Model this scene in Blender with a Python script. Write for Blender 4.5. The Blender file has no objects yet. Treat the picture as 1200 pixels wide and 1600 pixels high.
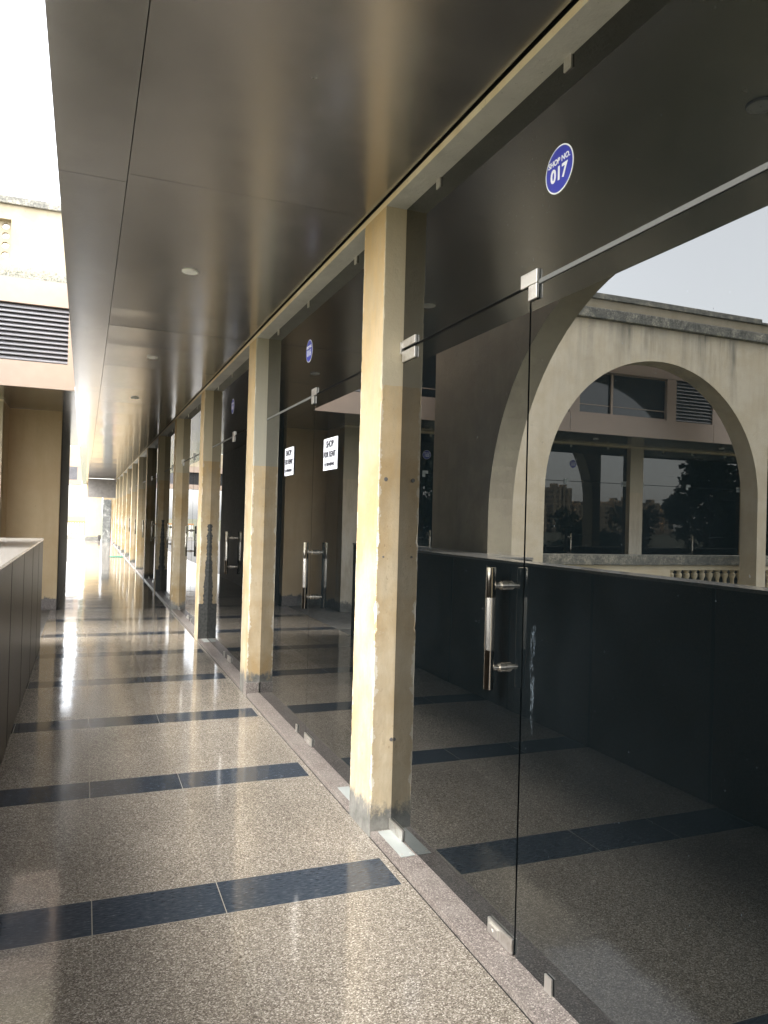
import bpy, bmesh, math, random
from mathutils import Vector, Matrix
random.seed(7)
S = bpy.context.scene
COL = S.collection
PI = math.pi

# ------------------------------------------------------------------ camera
cam_d = bpy.data.cameras.new("camera"); cam = bpy.data.objects.new("camera", cam_d); COL.objects.link(cam)
S.camera = cam
YAW, PIT, ROL, F = .3765383, .01083367, .02717874, 1182.25
cy, sy = math.cos(YAW), math.sin(YAW)
fw = Vector((sy*math.cos(PIT), cy*math.cos(PIT), math.sin(PIT))); rt = Vector((cy, -sy, 0)); up = rt.cross(fw)
c_, s_ = math.cos(ROL), math.sin(ROL)
r2 = c_*rt + s_*up; u2 = -s_*rt + c_*up
m = Matrix((r2, u2, -fw)).transposed().to_4x4(); m.translation = Vector((0, 0, 1.42))
cam.matrix_world = m
cam_d.sensor_fit = 'VERTICAL'; cam_d.sensor_height = 36; cam_d.lens = 36*F/1600
cam_d.clip_start = .05; cam_d.clip_end = 3000
S.render.resolution_x, S.render.resolution_y = 768, 1024

# ------------------------------------------------------------------ light
SUN_EL, SUN_AZ = math.radians(48), math.radians(248)      # azimuth clockwise from +Y: the sun stands left of and behind the camera
w = bpy.data.worlds.new("World"); S.world = w; w.use_nodes = True
nt = w.node_tree; bg = nt.nodes["Background"]
sky = nt.nodes.new("ShaderNodeTexSky"); sky.sky_type = 'NISHITA'; sky.sun_disc = False
sky.sun_elevation = SUN_EL; sky.sun_rotation = SUN_AZ
sky.air_density = 1.0; sky.dust_density = 2.5; sky.ozone_density = 1.0
hs = nt.nodes.new("ShaderNodeHueSaturation"); hs.inputs['Saturation'].default_value = .18
nt.links.new(sky.outputs[0], hs.inputs['Color']); nt.links.new(hs.outputs[0], bg.inputs[0])
bg.inputs[1].default_value = .15
sl = bpy.data.lights.new("sun", 'SUN'); sl.energy = .5; sl.angle = math.radians(30); sl.color = (1, .93, .8)
sun = bpy.data.objects.new("sun", sl); COL.objects.link(sun)
sd = Vector((math.sin(SUN_AZ)*math.cos(SUN_EL), math.cos(SUN_AZ)*math.cos(SUN_EL), math.sin(SUN_EL)))
sun.rotation_euler = sd.to_track_quat('Z', 'Y').to_euler()
sun.location = sd*60
S.view_settings.view_transform = 'Standard'; S.view_settings.look = 'None'
S.view_settings.exposure = 3.2; S.view_settings.gamma = 1
S.render.engine = 'CYCLES'
S.cycles.max_bounces = 10; S.cycles.glossy_bounces = 6; S.cycles.diffuse_bounces = 5

# ------------------------------------------------------------------ helpers
def tag(o, label=None, cat=None, group=None, kind=None):
    if label: o['label'] = label
    if cat: o['category'] = cat
    if group: o['group'] = group
    if kind: o['kind'] = kind
    return o
def thing(name, loc, label, cat, group=None):
    o = bpy.data.objects.new(name, None); COL.objects.link(o); o.location = loc
    o.empty_display_size = .1
    return tag(o, label, cat, group)
class MB:
    def __init__(s): s.v = []; s.f = []; s.mi = []
    def face(s, pts, mi=0):
        n = len(s.v); s.v += [tuple(p) for p in pts]; s.f.append(list(range(n, n+len(pts)))); s.mi.append(mi)
    def box(s, x0, x1, y0, y1, z0, z1, mi=0, ch=0):
        if x0 > x1: x0, x1 = x1, x0
        if y0 > y1: y0, y1 = y1, y0
        if ch:
            bm = bmesh.new(); bmesh.ops.create_cube(bm, size=1)
            for v in bm.verts: v.co = Vector(((x0+x1)/2+v.co.x*(x1-x0), (y0+y1)/2+v.co.y*(y1-y0), (z0+z1)/2+v.co.z*(z1-z0)))
            bmesh.ops.bevel(bm, geom=bm.edges[:], offset=ch, segments=2, affect='EDGES', profile=.6)
            s.bm(bm, mi); return
        n = len(s.v)
        s.v += [(x0,y0,z0),(x1,y0,z0),(x1,y1,z0),(x0,y1,z0),(x0,y0,z1),(x1,y0,z1),(x1,y1,z1),(x0,y1,z1)]
        for f in ((0,3,2,1),(4,5,6,7),(0,1,5,4),(1,2,6,5),(2,3,7,6),(3,0,4,7)):
            s.f.append([n+i for i in f]); s.mi.append(mi)
    def bm(s, bm, mi=0):
        n = len(s.v); bm.verts.index_update()
        s.v += [tuple(v.co) for v in bm.verts]
        for f in bm.faces: s.f.append([n+v.index for v in f.verts]); s.mi.append(mi)
        bm.free()
    def tube(s, a, b, ra, rb=None, mi=0, n=16, rings=None):
        a = Vector(a); b = Vector(b); d = (b-a).normalized(); rb = ra if rb is None else rb
        p = d.orthogonal().normalized(); q = d.cross(p)
        k = len(s.v)
        for c, r in ((a, ra), (b, rb)):
            for i in range(n):
                t = 2*PI*i/n; s.v.append(tuple(c+p*math.cos(t)*r+q*math.sin(t)*r))
        for i in range(n):
            j = (i+1) % n; s.f.append([k+i, k+j, k+n+j, k+n+i]); s.mi.append(mi)
        s.f.append([k+i for i in range(n)][::-1]); s.mi.append(mi)
        s.f.append([k+n+i for i in range(n)]); s.mi.append(mi)
    def lathe(s, prof, cx, cy_, mi=0, n=12):
        k = len(s.v)
        for r, z in prof:
            for i in range(n):
                t = 2*PI*i/n; s.v.append((cx+r*math.cos(t), cy_+r*math.sin(t), z))
        for a in range(len(prof)-1):
            for i in range(n):
                j = (i+1) % n; s.f.append([k+a*n+i, k+a*n+j, k+(a+1)*n+j, k+(a+1)*n+i]); s.mi.append(mi)
    def build(s, name, mats, parent=None, smooth=False, origin=None):
        me = bpy.data.meshes.new(name)
        loc = Vector((0, 0, 0))
        if parent is not None and parent.type == 'EMPTY': loc = parent.location
        if parent is not None and parent.type == 'MESH': loc = Vector(parent.get('_o', (0, 0, 0)))
        if parent is None and origin is not None: loc = Vector(origin)
        me.from_pydata([tuple(Vector(v)-loc) for v in s.v], [], s.f)
        if not isinstance(mats, (list, tuple)): mats = [mats]
        for m_ in mats: me.materials.append(m_)
        for p, i in zip(me.polygons, s.mi): p.material_index = i; p.use_smooth = smooth
        me.update()
        o = bpy.data.objects.new(name, me); COL.objects.link(o)
        if parent is not None:
            o.parent = parent
        elif origin is not None: o.location = loc
        o['_o'] = tuple(loc)
        if smooth:
            try:
                mod = None; me.set_sharp_from_angle(angle=math.radians(40))
            except Exception: pass
        return o
def copy_tree(o, parent=None, delta=Vector((0,0,0))):
    c = o.copy(); COL.objects.link(c); c.parent = parent
    if parent is None: c.location = o.location + delta
    for ch in list(o.children): copy_tree(ch, c)
    return c

# ------------------------------------------------------------------ materials
class NM:
    def __init__(s, name):
        s.m = bpy.data.materials.new(name); s.m.use_nodes = True; s.t = s.m.node_tree
        s.b = s.t.nodes["Principled BSDF"]; s.geo = s.t.nodes.new("ShaderNodeNewGeometry")
        s.pos = s.geo.outputs['Position']
    def n(s, typ, **kw):
        x = s.t.nodes.new(typ)
        for k, v in kw.items(): setattr(x, k, v)
        return x
    def l(s, a, b): s.t.links.new(a, b)
    def val(s, inp, v):
        if hasattr(v, 'links') or isinstance(v, bpy.types.NodeSocket): s.l(v, inp)
        else:
            if isinstance(v, (tuple, list)) and len(v) == 3 and inp.type == 'RGBA': v = (*v, 1)
            inp.default_value = v
    def math(s, op, a, b=0, c=None, clamp=False):
        x = s.n("ShaderNodeMath", operation=op, use_clamp=clamp); s.val(x.inputs[0], a); s.val(x.inputs[1], b)
        if c is not None: s.val(x.inputs[2], c)
        return x.outputs[0]
    def mix(s, f, a, b, bt='MIX'):
        x = s.n("ShaderNodeMix", data_type='RGBA', blend_type=bt); s.val(x.inputs[0], f); s.val(x.inputs[6], a); s.val(x.inputs[7], b)
        return x.outputs[2]
    def scale(s, v, base=None):
        x = s.n("ShaderNodeVectorMath", operation='MULTIPLY'); s.l(base or s.pos, x.inputs[0]); x.inputs[1].default_value = v
        return x.outputs[0]
    def noise(s, sc, vec=None, det=4, rough=.55, dist=0, col=False):
        x = s.n("ShaderNodeTexNoise"); s.l(vec or s.pos, x.inputs['Vector']); x.inputs['Scale'].default_value = sc
        x.inputs['Detail'].default_value = det; x.inputs['Roughness'].default_value = rough; x.inputs['Distortion'].default_value = dist
        return x.outputs['Color' if col else 'Fac']
    def vor(s, sc, vec=None, out='Distance', feat='F1'):
        x = s.n("ShaderNodeTexVoronoi", feature=feat); s.l(vec or s.pos, x.inputs['Vector']); x.inputs['Scale'].default_value = sc
        return x.outputs[out]
    def ramp(s, f, stops, interp='LINEAR'):
        x = s.n("ShaderNodeValToRGB"); x.color_ramp.interpolation = interp; e = x.color_ramp.elements
        while len(e) < len(stops): e.new(.5)
        for i, (p, c) in enumerate(stops):
            e[i].position = p; e[i].color = (c, c, c, 1) if isinstance(c, (int, float)) else (*c, 1)
        s.val(x.inputs[0], f); return x.outputs[0]
    def mr(s, v, a, b, c=0, d=1):
        x = s.n("ShaderNodeMapRange"); s.val(x.inputs[0], v)
        for i, q in enumerate((a, b, c, d)): s.val(x.inputs[i+1], q)
        return x.outputs[0]
    def xyz(s, v=None):
        x = s.n("ShaderNodeSeparateXYZ"); s.l(v or s.pos, x.inputs[0]); return x.outputs
    def bump(s, h, st, dist=.01, normal=None):
        x = s.n("ShaderNodeBump"); s.l(h, x.inputs['Height']); x.inputs['Strength'].default_value = st; x.inputs['Distance'].default_value = dist
        if normal is not None: s.l(normal, x.inputs['Normal'])
        return x.outputs[0]
    def out(s, col=None, rough=.5, metal=0, normal=None, ior=None, coat=None):
        if col is not None: s.val(s.b.inputs['Base Color'], col)
        s.val(s.b.inputs['Roughness'], rough); s.val(s.b.inputs['Metallic'], metal)
        if normal is not None: s.l(normal, s.b.inputs['Normal'])
        if ior: s.b.inputs['IOR'].default_value = ior
        if coat: s.b.inputs['Coat Weight'].default_value = coat; s.b.inputs['Coat Roughness'].default_value = .03
        return s.m

def plain(name, col, rough=.5, metal=0, nz=.0, ior=None):
    q = NM(name)
    if nz:
        f = q.noise(9, det=6)
        c = q.mix(q.mr(f, .3, .7), tuple(x*(1-nz) for x in col), tuple(min(1, x*(1+nz)) for x in col))
        return q.out(c, rough, metal, ior=ior)
    return q.out(col, rough, metal, ior=ior)

def m_floor():
    q = NM("polished_granite_tiles"); X, Y, Z = q.xyz()
    v1 = q.scale((210, 250, 100)); w1 = q.vor(1, v1, 'Color'); r, g, b_ = q.xyz(w1)
    v2 = q.scale((330, 400, 240)); r2_, g2_, b2_ = q.xyz(q.vor(1, v2, 'Color'))
    f = q.math('ADD', q.math('MULTIPLY', r, .6), q.math('MULTIPLY', r2_, .4))
    gran = q.ramp(f, [(0, (.062, .053, .045)), (.24, (.135, .117, .097)), (.5, (.215, .19, .16)), (.72, (.30, .27, .232)), (.86, (.52, .485, .43))])
    big = q.noise(1.7, det=3)
    gran = q.mix(.6, gran, q.mix(1, gran, q.ramp(big, [(.3, .75), (.7, 1.15)]), 'MULTIPLY'))
    tX = q.math('FLOOR', q.math('DIVIDE', q.math('ADD', X, .385), .45)); tY = q.math('FLOOR', q.math('DIVIDE', q.math('SUBTRACT', Y, 2.72), 1.31))
    cb = q.n("ShaderNodeCombineXYZ"); q.l(tX, cb.inputs[0]); q.l(tY, cb.inputs[1])
    wt = q.n("ShaderNodeTexWhiteNoise", noise_dimensions='3D'); q.l(cb.outputs[0], wt.inputs['Vector'])
    gran = q.mix(1, gran, q.ramp(wt.outputs['Value'], [(0, .88), (1, 1.1)]), 'MULTIPLY')
    # navy bands
    t = q.math('FLOORED_MODULO', q.math('SUBTRACT', Y, 2.72), 1.31)
    band = q.math('MULTIPLY', q.math('LESS_THAN', t, .247), q.math('LESS_THAN', q.math('ABSOLUTE', q.math('SUBTRACT', X, .39)), .805))
    far = q.math('LESS_THAN', q.math('ABSOLUTE', q.math('SUBTRACT', Y, 3)), 17)
    band = q.math('MULTIPLY', band, far)
    nv = q.vor(1, q.scale((34, 95, 40)), 'Distance')
    fl = q.noise(1, q.scale((34, 130, 30)), det=6, rough=.7)
    navy = q.ramp(fl, [(.30, (.024, .031, .043)), (.52, (.040, .050, .065)), (.64, (.07, .082, .10)), (.74, (.24, .25, .27))])
    col = q.mix(band, gran, navy)
    # grout
    gx = q.math('ABSOLUTE', q.math('SUBTRACT', q.math('FLOORED_MODULO', q.math('ADD', X, .16), .45), .225))
    gx = q.math('LESS_THAN', gx, .0016)
    gx = q.math('MULTIPLY', gx, q.math('LESS_THAN', X, .8))
    gy = q.math('LESS_THAN', q.math('ABSOLUTE', q.math('SUBTRACT', t, .247)), .0015)
    gy2 = q.math('LESS_THAN', t, .003)
    ge = q.math('LESS_THAN', q.math('ABSOLUTE', q.math('SUBTRACT', X, 1.196)), .0018)
    gg = q.math('MAXIMUM', q.math('MAXIMUM', gx, gy), q.math('MAXIMUM', gy2, ge))
    gfac = q.mix(band, (.25, .25, .25), (.75, .75, .75))
    gfv = q.math('MULTIPLY', gg, q.math('ADD', q.math('MULTIPLY', band, .5), .38))
    col = q.mix(gfv, col, (.34, .32, .27))
    # each tile sits a hair out of level, so its reflection breaks at the joints
    tx = q.math('FLOOR', q.math('DIVIDE', q.math('ADD', X, .385), .45)); ty = q.math('FLOOR', q.math('DIVIDE', q.math('SUBTRACT', Y, 2.72), .655))
    cmb = q.n("ShaderNodeCombineXYZ"); q.l(tx, cmb.inputs[0]); q.l(ty, cmb.inputs[1])
    wn = q.n("ShaderNodeTexWhiteNoise", noise_dimensions='3D'); q.l(cmb.outputs[0], wn.inputs['Vector'])
    sub = q.n("ShaderNodeVectorMath", operation='SUBTRACT'); q.l(wn.outputs['Color'], sub.inputs[0]); sub.inputs[1].default_value = (.5, .5, .5)
    mul = q.n("ShaderNodeVectorMath", operation='MULTIPLY'); q.l(sub.outputs[0], mul.inputs[0]); mul.inputs[1].default_value = (.006, .006, 0)
    ad = q.n("ShaderNodeVectorMath", operation='ADD'); q.l(mul.outputs[0], ad.inputs[0]); q.l(q.geo.outputs['Normal'], ad.inputs[1])
    nn = q.n("ShaderNodeVectorMath", operation='NORMALIZE'); q.l(ad.outputs[0], nn.inputs[0])
    nrm = q.bump(q.noise(5, det=2), .10, .01, nn.outputs[0])
    nrm = q.bump(q.noise(300, det=1), .02, .002, nrm)
    sm = q.noise(1, q.scale((2.2, 5, 1)), det=4)
    rough = q.mr(sm, .35, .7, .05, .12)
    dirt = q.ramp(q.noise(3.2, det=8, rough=.7), [(.62, 0), (.72, .10)])
    col = q.mix(dirt, col, (.4, .37, .31))
    return q.out(col, rough, normal=nrm, ior=1.47)

def m_threshold():
    q = NM("threshold_granite")
    r, g, b_ = q.xyz(q.vor(260, None, 'Color'))
    c = q.ramp(r, [(0, (.07, .059, .054)), (.4, (.145, .125, .115)), (.8, (.23, .20, .185)), (1, (.42, .38, .35))])
    d = q.noise(4, det=6)
    c = q.mix(q.mr(d, .45, .7, 0, .35), c, (.27, .25, .225))
    return q.out(c, .42, normal=q.bump(r, .1, .002))

def m_plaster(name, base, light, dark, stain=0, two=None, chip=False, cementz=.13, streakz=None, sc=1.0):
    """painted plaster; two = height above which the jamb paint is grey; streakz = (top z, length) of run-off stains below a coping"""
    q = NM(name); X, Y, Z = q.xyz()
    n1 = q.noise(2.2*sc, det=6, rough=.6); n2 = q.noise(14*sc, det=6, rough=.7); n3 = q.noise(1, q.scale((9, 9, 1.2)), det=5)
    c = q.mix(q.mr(n1, .40, .60), base, light)
    c = q.mix(q.mr(n3, .5, .78, 0, .45), c, dark)
    pit = q.ramp(q.noise(60, q.scale((1, 1, .6)), det=3, rough=.6), [(.66, 0), (.72, .55)])
    c = q.mix(pit, c, tuple(x*.55 for x in dark))
    spot = q.ramp(q.noise(5, det=8, rough=.75), [(.66, 0), (.70, .6)])
    c = q.mix(spot, c, (.62, .60, .52))
    if two is not None:
        ym = q.math('FLOORED_MODULO', q.math('SUBTRACT', Y, 3.17), 2.77)
        ew = q.mr(q.noise(1, q.scale((7, 7, 11)), det=6, rough=.75), .46, .70, 0, .030)
        e1 = q.math('MAXIMUM', q.math('LESS_THAN', ym, ew), q.math('MULTIPLY', q.math('GREATER_THAN', ym, q.math('SUBTRACT', .28, ew)), q.math('LESS_THAN', ym, .285)))
        e2 = q.math('LESS_THAN', q.math('SUBTRACT', X, 1.225), ew)
        nx0, ny0, nz0 = q.xyz(q.geo.outputs['Normal'])
        em = q.math('MAXIMUM', q.math('MULTIPLY', e1, q.math('LESS_THAN', nx0, -.5)), q.math('MULTIPLY', q.math('MULTIPLY', e2, q.math('LESS_THAN', X, 1.26)), q.math('GREATER_THAN', q.math('ABSOLUTE', ny0), .5)))
        c = q.mix(q.math('MULTIPLY', em, .8), c, (.68, .64, .54))
        # more ochre towards the top, paler below
        hz = q.mr(q.math('ADD', Z, q.math('MULTIPLY', n1, 1.2)), 1.6, 3.0, 0, 1)
        c = q.mix(q.math('MULTIPLY', hz, .55), c, (.58, .40, .19))
        grime = q.ramp(q.noise(1, q.scale((16, 16, 3.5)), det=8, rough=.75), [(.44, 0), (.66, .6)])
        c = q.mix(grime, c, (.40, .33, .22))
        nx, ny, nz = q.xyz(q.geo.outputs['Normal'])
        side = q.math('GREATER_THAN', q.math('ABSOLUTE', ny), .5)
        zz = q.math('GREATER_THAN', q.math('ADD', Z, q.math('MULTIPLY', q.noise(3, det=3), .05)), two)
        c = q.mix(q.math('MULTIPLY', side, q.math('MULTIPLY', zz, .75)), c, (.49, .44, .32) if two > 2 else (.40, .40, .34))
    h = q.math('ADD', Z, q.math('MULTIPLY', q.math('SUBTRACT', q.noise(7, q.scale((1.5, 1.5, .8)), det=9, rough=.75), .5), .30))
    h = q.math('ADD', h, q.math('MULTIPLY', q.math('SUBTRACT', q.noise(.8, q.scale((1, 1, .1)), det=2), .5), .45))
    if cementz:
        cem = q.ramp(q.noise(12, det=7, rough=.7), [(.3, (.10, .10, .09)), (.7, (.25, .245, .225))])
        c = q.mix(q.ramp(q.mr(h, cementz-.012, cementz+.03), [(0, 1), (1, 0)]), c, cem)
    if chip:
        jag = q.math('MULTIPLY', q.math('SUBTRACT', q.noise(1, q.scale((5, 5, 16)), det=6, rough=.75), .5), .085)
        dx = q.math('ADD', q.math('SUBTRACT', 1.330, X), jag)
        wz = q.mr(Z, .45, 1.30, .055, .026)
        strip = q.math('MULTIPLY', q.math('LESS_THAN', dx, wz), q.math('LESS_THAN', q.math('ADD', Z, jag), 1.31))
        low = q.math('LESS_THAN', q.math('ADD', Z, q.math('MULTIPLY', jag, .5)), .42)
        nx, ny, nz = q.xyz(q.geo.outputs['Normal'])
        side = q.math('LESS_THAN', ny, -.5)
        mk = q.math('MULTIPLY', side, q.math('MAXIMUM', strip, low))
        cem2 = q.ramp(q.noise(38, det=8, rough=.8), [(.35, (.035, .037, .035)), (.65, (.12, .122, .115))])
        c = q.mix(mk, c, cem2)
    if streakz:
        st = q.noise(1, q.scale((3.4, 3.4, .35)), det=5, rough=.6)
        st2 = q.noise(1, q.scale((14, 14, 1.1)), det=4, rough=.6)
        fall = q.mr(Z, streakz[0]-streakz[1], streakz[0], 0, 1)
        k = q.math('MULTIPLY', q.mr(q.math('ADD', q.math('MULTIPLY', st, .7), q.math('MULTIPLY', st2, .3)), .46, .60), q.math('MULTIPLY', q.math('POWER', fall, .8), .85))
        k = q.math('MULTIPLY', k, q.mr(q.noise(1.1, det=3), .35, .6, .3, 1))
        c = q.mix(k, c, (.13, .13, .115))
    b = q.bump(n2, .6, .008); b = q.bump(q.noise(90, det=4), .4, .002, b)
    return q.out(c, .9, normal=b)

def m_coping():
    q = NM("weathered_coping")
    a = q.noise(6, det=9, rough=.75); b = q.noise(40, det=5, rough=.7)
    c = q.ramp(q.math('ADD', q.math('MULTIPLY', a, .6), q.math('MULTIPLY', b, .4)), [(.36, (.05, .052, .047)), (.5, (.17, .165, .145)), (.6, (.42, .39, .31)), (.7, (.6, .57, .48))])
    return q.out(c, .95, normal=q.bump(b, .5, .01))

def m_glass():
    q = NM("tinted_mirror_glass"); X, Y, Z = q.xyz()
    zone = q.noise(1.1, det=5, rough=.7)
    fine = q.noise(1, q.scale((1, 130, 95)), det=2, rough=.5)
    speck = q.math('MULTIPLY', q.math('GREATER_THAN', fine, q.mr(zone, .35, .7, .79, .71)), .18)
    drip = q.noise(1, q.scale((1, 55, 1.7)), det=6, rough=.8)
    drips = q.mr(drip, .64, .82, 0, .08)
    veil = q.mr(q.noise(1, q.scale((1, 2.0, 1.2)), det=7, rough=.65), .42, .75, .001, .012)
    low = q.mr(Z, 0, .40, 1, 0)
    lowd = q.math('MULTIPLY', q.math('MULTIPLY', low, low), q.mr(q.noise(1, q.scale((1, 9, 4)), det=7, rough=.75), .38, .7, 0, .06))
    # wiped smears beside the door joint
    dy = q.math('ADD', q.math('SUBTRACT', Y, 2.045), q.math('MULTIPLY', q.math('SUBTRACT', q.noise(6, det=3), .5), .05))
    sm = q.math('MULTIPLY', q.math('LESS_THAN', q.math('ABSOLUTE', dy), q.mr(Z, .70, .95, .004, .012)), q.math('LESS_THAN', q.math('ABSOLUTE', q.math('SUBTRACT', Z, .93)), .17))
    sm = q.math('MULTIPLY', sm, q.mr(q.noise(1, q.scale((1, 70, 22)), det=6, rough=.85), .47, .66, 0, .26))
    d = q.math('ADD', q.math('ADD', q.math('ADD', q.math('MULTIPLY', drips, q.mr(zone, .4, .65, 0, 1)), lowd), q.math('ADD', speck, sm)), veil, clamp=True)
    col = q.mix(d, (.0018, .0030, .0034), (.27, .33, .37))
    rough = q.mr(d, .03, .35, .0, .35)
    b = q.bump(q.noise(1.3, det=1), .020, .02)
    q.b.inputs['Specular Tint'].default_value = (.96, .98, .97, 1)
    return q.out(col, rough, normal=b, ior=1.88)

def m_ceiling():
    q = NM("metal_composite_soffit")
    n1 = q.noise(1.4, det=2); n2 = q.noise(5, det=7, rough=.7)
    c = q.mix(q.mr(n2, .3, .7), (.34, .332, .322), (.40, .392, .38))
    sc = q.ramp(q.noise(1, q.scale((22, 160, 20)), det=5, rough=.7), [(.80, 0), (.90, .05)])
    c = q.mix(sc, c, (.5, .47, .42))
    b = q.bump(n1, .12, .02)
    r = q.mr(n2, .3, .7, .12, .19)
    X, Y, Z = q.xyz()
    return q.out(c, q.math('MULTIPLY', q.mr(n2, .3, .7, .9, 1.1), q.mr(Y, 2.5, 13, .25, .13)), .78, normal=b, coat=None)

def m_granite_wall():
    q = NM("polished_brown_granite")
    r, g, b_ = q.xyz(q.vor(300, None, 'Color'))
    c = q.ramp(r, [(0, (.045, .036, .030)), (.6, (.082, .068, .057)), (1, (.13, .11, .092))])
    c = q.mix(q.mr(q.noise(2, det=5), .4, .7, 0, .3), c, (.10, .09, .08))
    return (q.val(q.b.inputs['Specular IOR Level'], .035), q.out(c, .28, normal=q.bump(q.noise(1.5, det=1), .03, .02), ior=1.3))[1]
def m_slab():
    q = NM("pale_granite_slab")
    r, g, b_ = q.xyz(q.vor(280, None, 'Color'))
    c = q.ramp(r, [(0, (.16, .15, .14)), (.5, (.30, .285, .265)), (1, (.46, .44, .41))])
    c = q.mix(q.mr(q.noise(3, q.scale((1, .4, 1)), det=6), .45, .75, 0, .5), c, (.46, .44, .40))
    return q.out(c, .16, ior=1.55)
def m_steel():
    q = NM("brushed_steel")
    n = q.noise(1, q.scale((8, 8, 400)), det=3); s = q.noise(14, det=6, rough=.7)
    c = q.mix(q.mr(s, .5, .7), (.70, .68, .64), (.52, .48, .43))
    return q.out(c, q.mr(n, .3, .7, .34, .42), .9)
def m_tree(name, a, b):
    q = NM(name)
    c = q.mix(q.mr(q.noise(1.6, det=5), .35, .65), a, b)
    return q.out(c, .6)
def m_ground():
    q = NM("dry_grass_ground")
    c = q.ramp(q.noise(.6, det=9, rough=.7), [(.3, (.05, .06, .025)), (.55, (.10, .095, .05)), (.75, (.19, .16, .11))])
    return q.out(c, .95)
def m_tower():
    q = NM("tower_block_render"); X, Y, Z = q.xyz()
    fz = q.math('LESS_THAN', q.math('FLOORED_MODULO', Z, 3.2), 1.5)
    fx = q.math('LESS_THAN', q.math('FLOORED_MODULO', X, 3.6), 1.7)
    c = q.mix(q.math('MULTIPLY', fz, fx), (.75, .58, .40), (.26, .24, .22))
    return q.out(c, .8)
def m_mottled():
    q = NM("mottled_grey_marble")
    a = q.noise(4.5, det=9, rough=.75, dist=.6)
    c = q.ramp(a, [(.35, (.07, .075, .07)), (.52, (.17, .175, .165)), (.62, (.30, .30, .28)), (.68, (.75, .74, .7))])
    return q.out(c, .5)

FLOOR = m_floor(); THR = m_threshold()
CREAM, CLITE, CDARK = (.44, .315, .16), (.56, .475, .335), (.33, .235, .12)
P_STD = m_plaster("cream_pillar_paint", CREAM, CLITE, CDARK, two=2.06, cementz=.12)
P_TWO = m_plaster("cream_pillar_paint_grey_above", CREAM, CLITE, CDARK, two=1.85, cementz=.13)
P_CHIP = m_plaster("cream_pillar_paint_chipped", CREAM, CLITE, CDARK, two=2.06, cementz=0, chip=True)
BEAMF = m_plaster("beam_paint", (.68, .56, .36), (.76, .67, .50), (.50, .38, .22), cementz=0)
BEAMU = m_plaster("beam_underside_plaster", (.50, .49, .45), (.58, .57, .52), (.40, .39, .35), cementz=0)
WALLP = m_plaster("wing_plaster", (.60, .51, .35), (.66, .58, .43), (.50, .42, .28), cementz=0, streakz=(4.98, .5))
WALLI = m_plaster("recess_plaster", (.56, .42, .25), (.60, .47, .29), (.48, .35, .20), cementz=.16, sc=.6)
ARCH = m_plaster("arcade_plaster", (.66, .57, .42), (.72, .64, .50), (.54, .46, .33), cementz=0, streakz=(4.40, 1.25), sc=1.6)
ARCHN = m_plaster("arcade_plaster_shade_in_colour", (.46, .40, .30), (.52, .46, .34), (.38, .33, .24), cementz=0, streakz=(4.40, .6), sc=1.6)  # darker copy of the arcade plaster: the near wall's shade is in its colour
COPE = m_coping(); GLASS = m_glass(); CEIL = m_ceiling(); GRAN = m_granite_wall(); SLAB = m_slab(); STEEL = m_steel()
TAN = plain("tan_composite_panel", (.33, .255, .20), .45, .1, .04)
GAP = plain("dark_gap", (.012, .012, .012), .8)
LOUV = plain("grey_louvre_metal", (.22, .22, .235), .6, .1, .05)
SILI = plain("grey_silicone", (.13, .13, .12), .6)
DARKROUGH = plain("dark_stone_facing", (.045, .043, .04), .6, 0, .4)
WIN = plain("window_glass", (.012, .014, .015), .05, 0, 0, 1.5)
WHITE = plain("white_lamp_trim", (.88, .88, .87), .6)
PAPER = plain("white_paper", (.80, .81, .86), .7)
INK = plain("black_ink", (.03, .03, .04), .6)
BLUE = plain("blue_vinyl", (.035, .045, .36), .35)
VWHITE = plain("white_vinyl", (.85, .86, .88), .4)
ALU = plain("aluminium_plate", (.40, .43, .42), .5, .3, .06)
WOODLEAF = m_tree("tree_leaves", (.030, .050, .018), (.075, .10, .035)); BARK = plain("bark", (.10, .075, .05), .9, 0, .3)
PAVE = plain("grey_terrace_paving", (.13, .125, .115), .6, 0, .3); GROUND = m_ground(); TOWER = m_tower(); MARB = m_mottled()
RED = plain("pink_cloth", (.5, .3, .3), .8); GREEN = plain("green_mat", (.04, .16, .10), .8)
RAILW = plain("white_rail_paint", (.78, .77, .74), .5); RUST = plain("rusty_orange_rail", (.42, .22, .09), .7)
PLUG = plain("grey_filler", (.15, .14, .13), .8, 0, .3)
CONC = plain("grey_concrete", (.30, .29, .26), .85, 0, .2)

# ------------------------------------------------------------------ ground and floors
b = MB(); b.face([(-900, -900, -3.5), (900, -900, -3.5), (900, 900, -3.5), (-900, 900, -3.5)])
tag(b.build("ground", GROUND), kind='structure')
b = MB(); b.box(-.42, 1.225, -7, 43.2, -.3, 0); tag(b.build("floor", FLOOR), kind='structure')
b = MB(); b.box(-16, -.42, 9.28, 12.2, -.3, -.004); b.box(-6, -.42, 12.2, 43.2, -.3, -.004)
tag(b.build("terrace_floor", PAVE), kind='structure')

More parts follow.
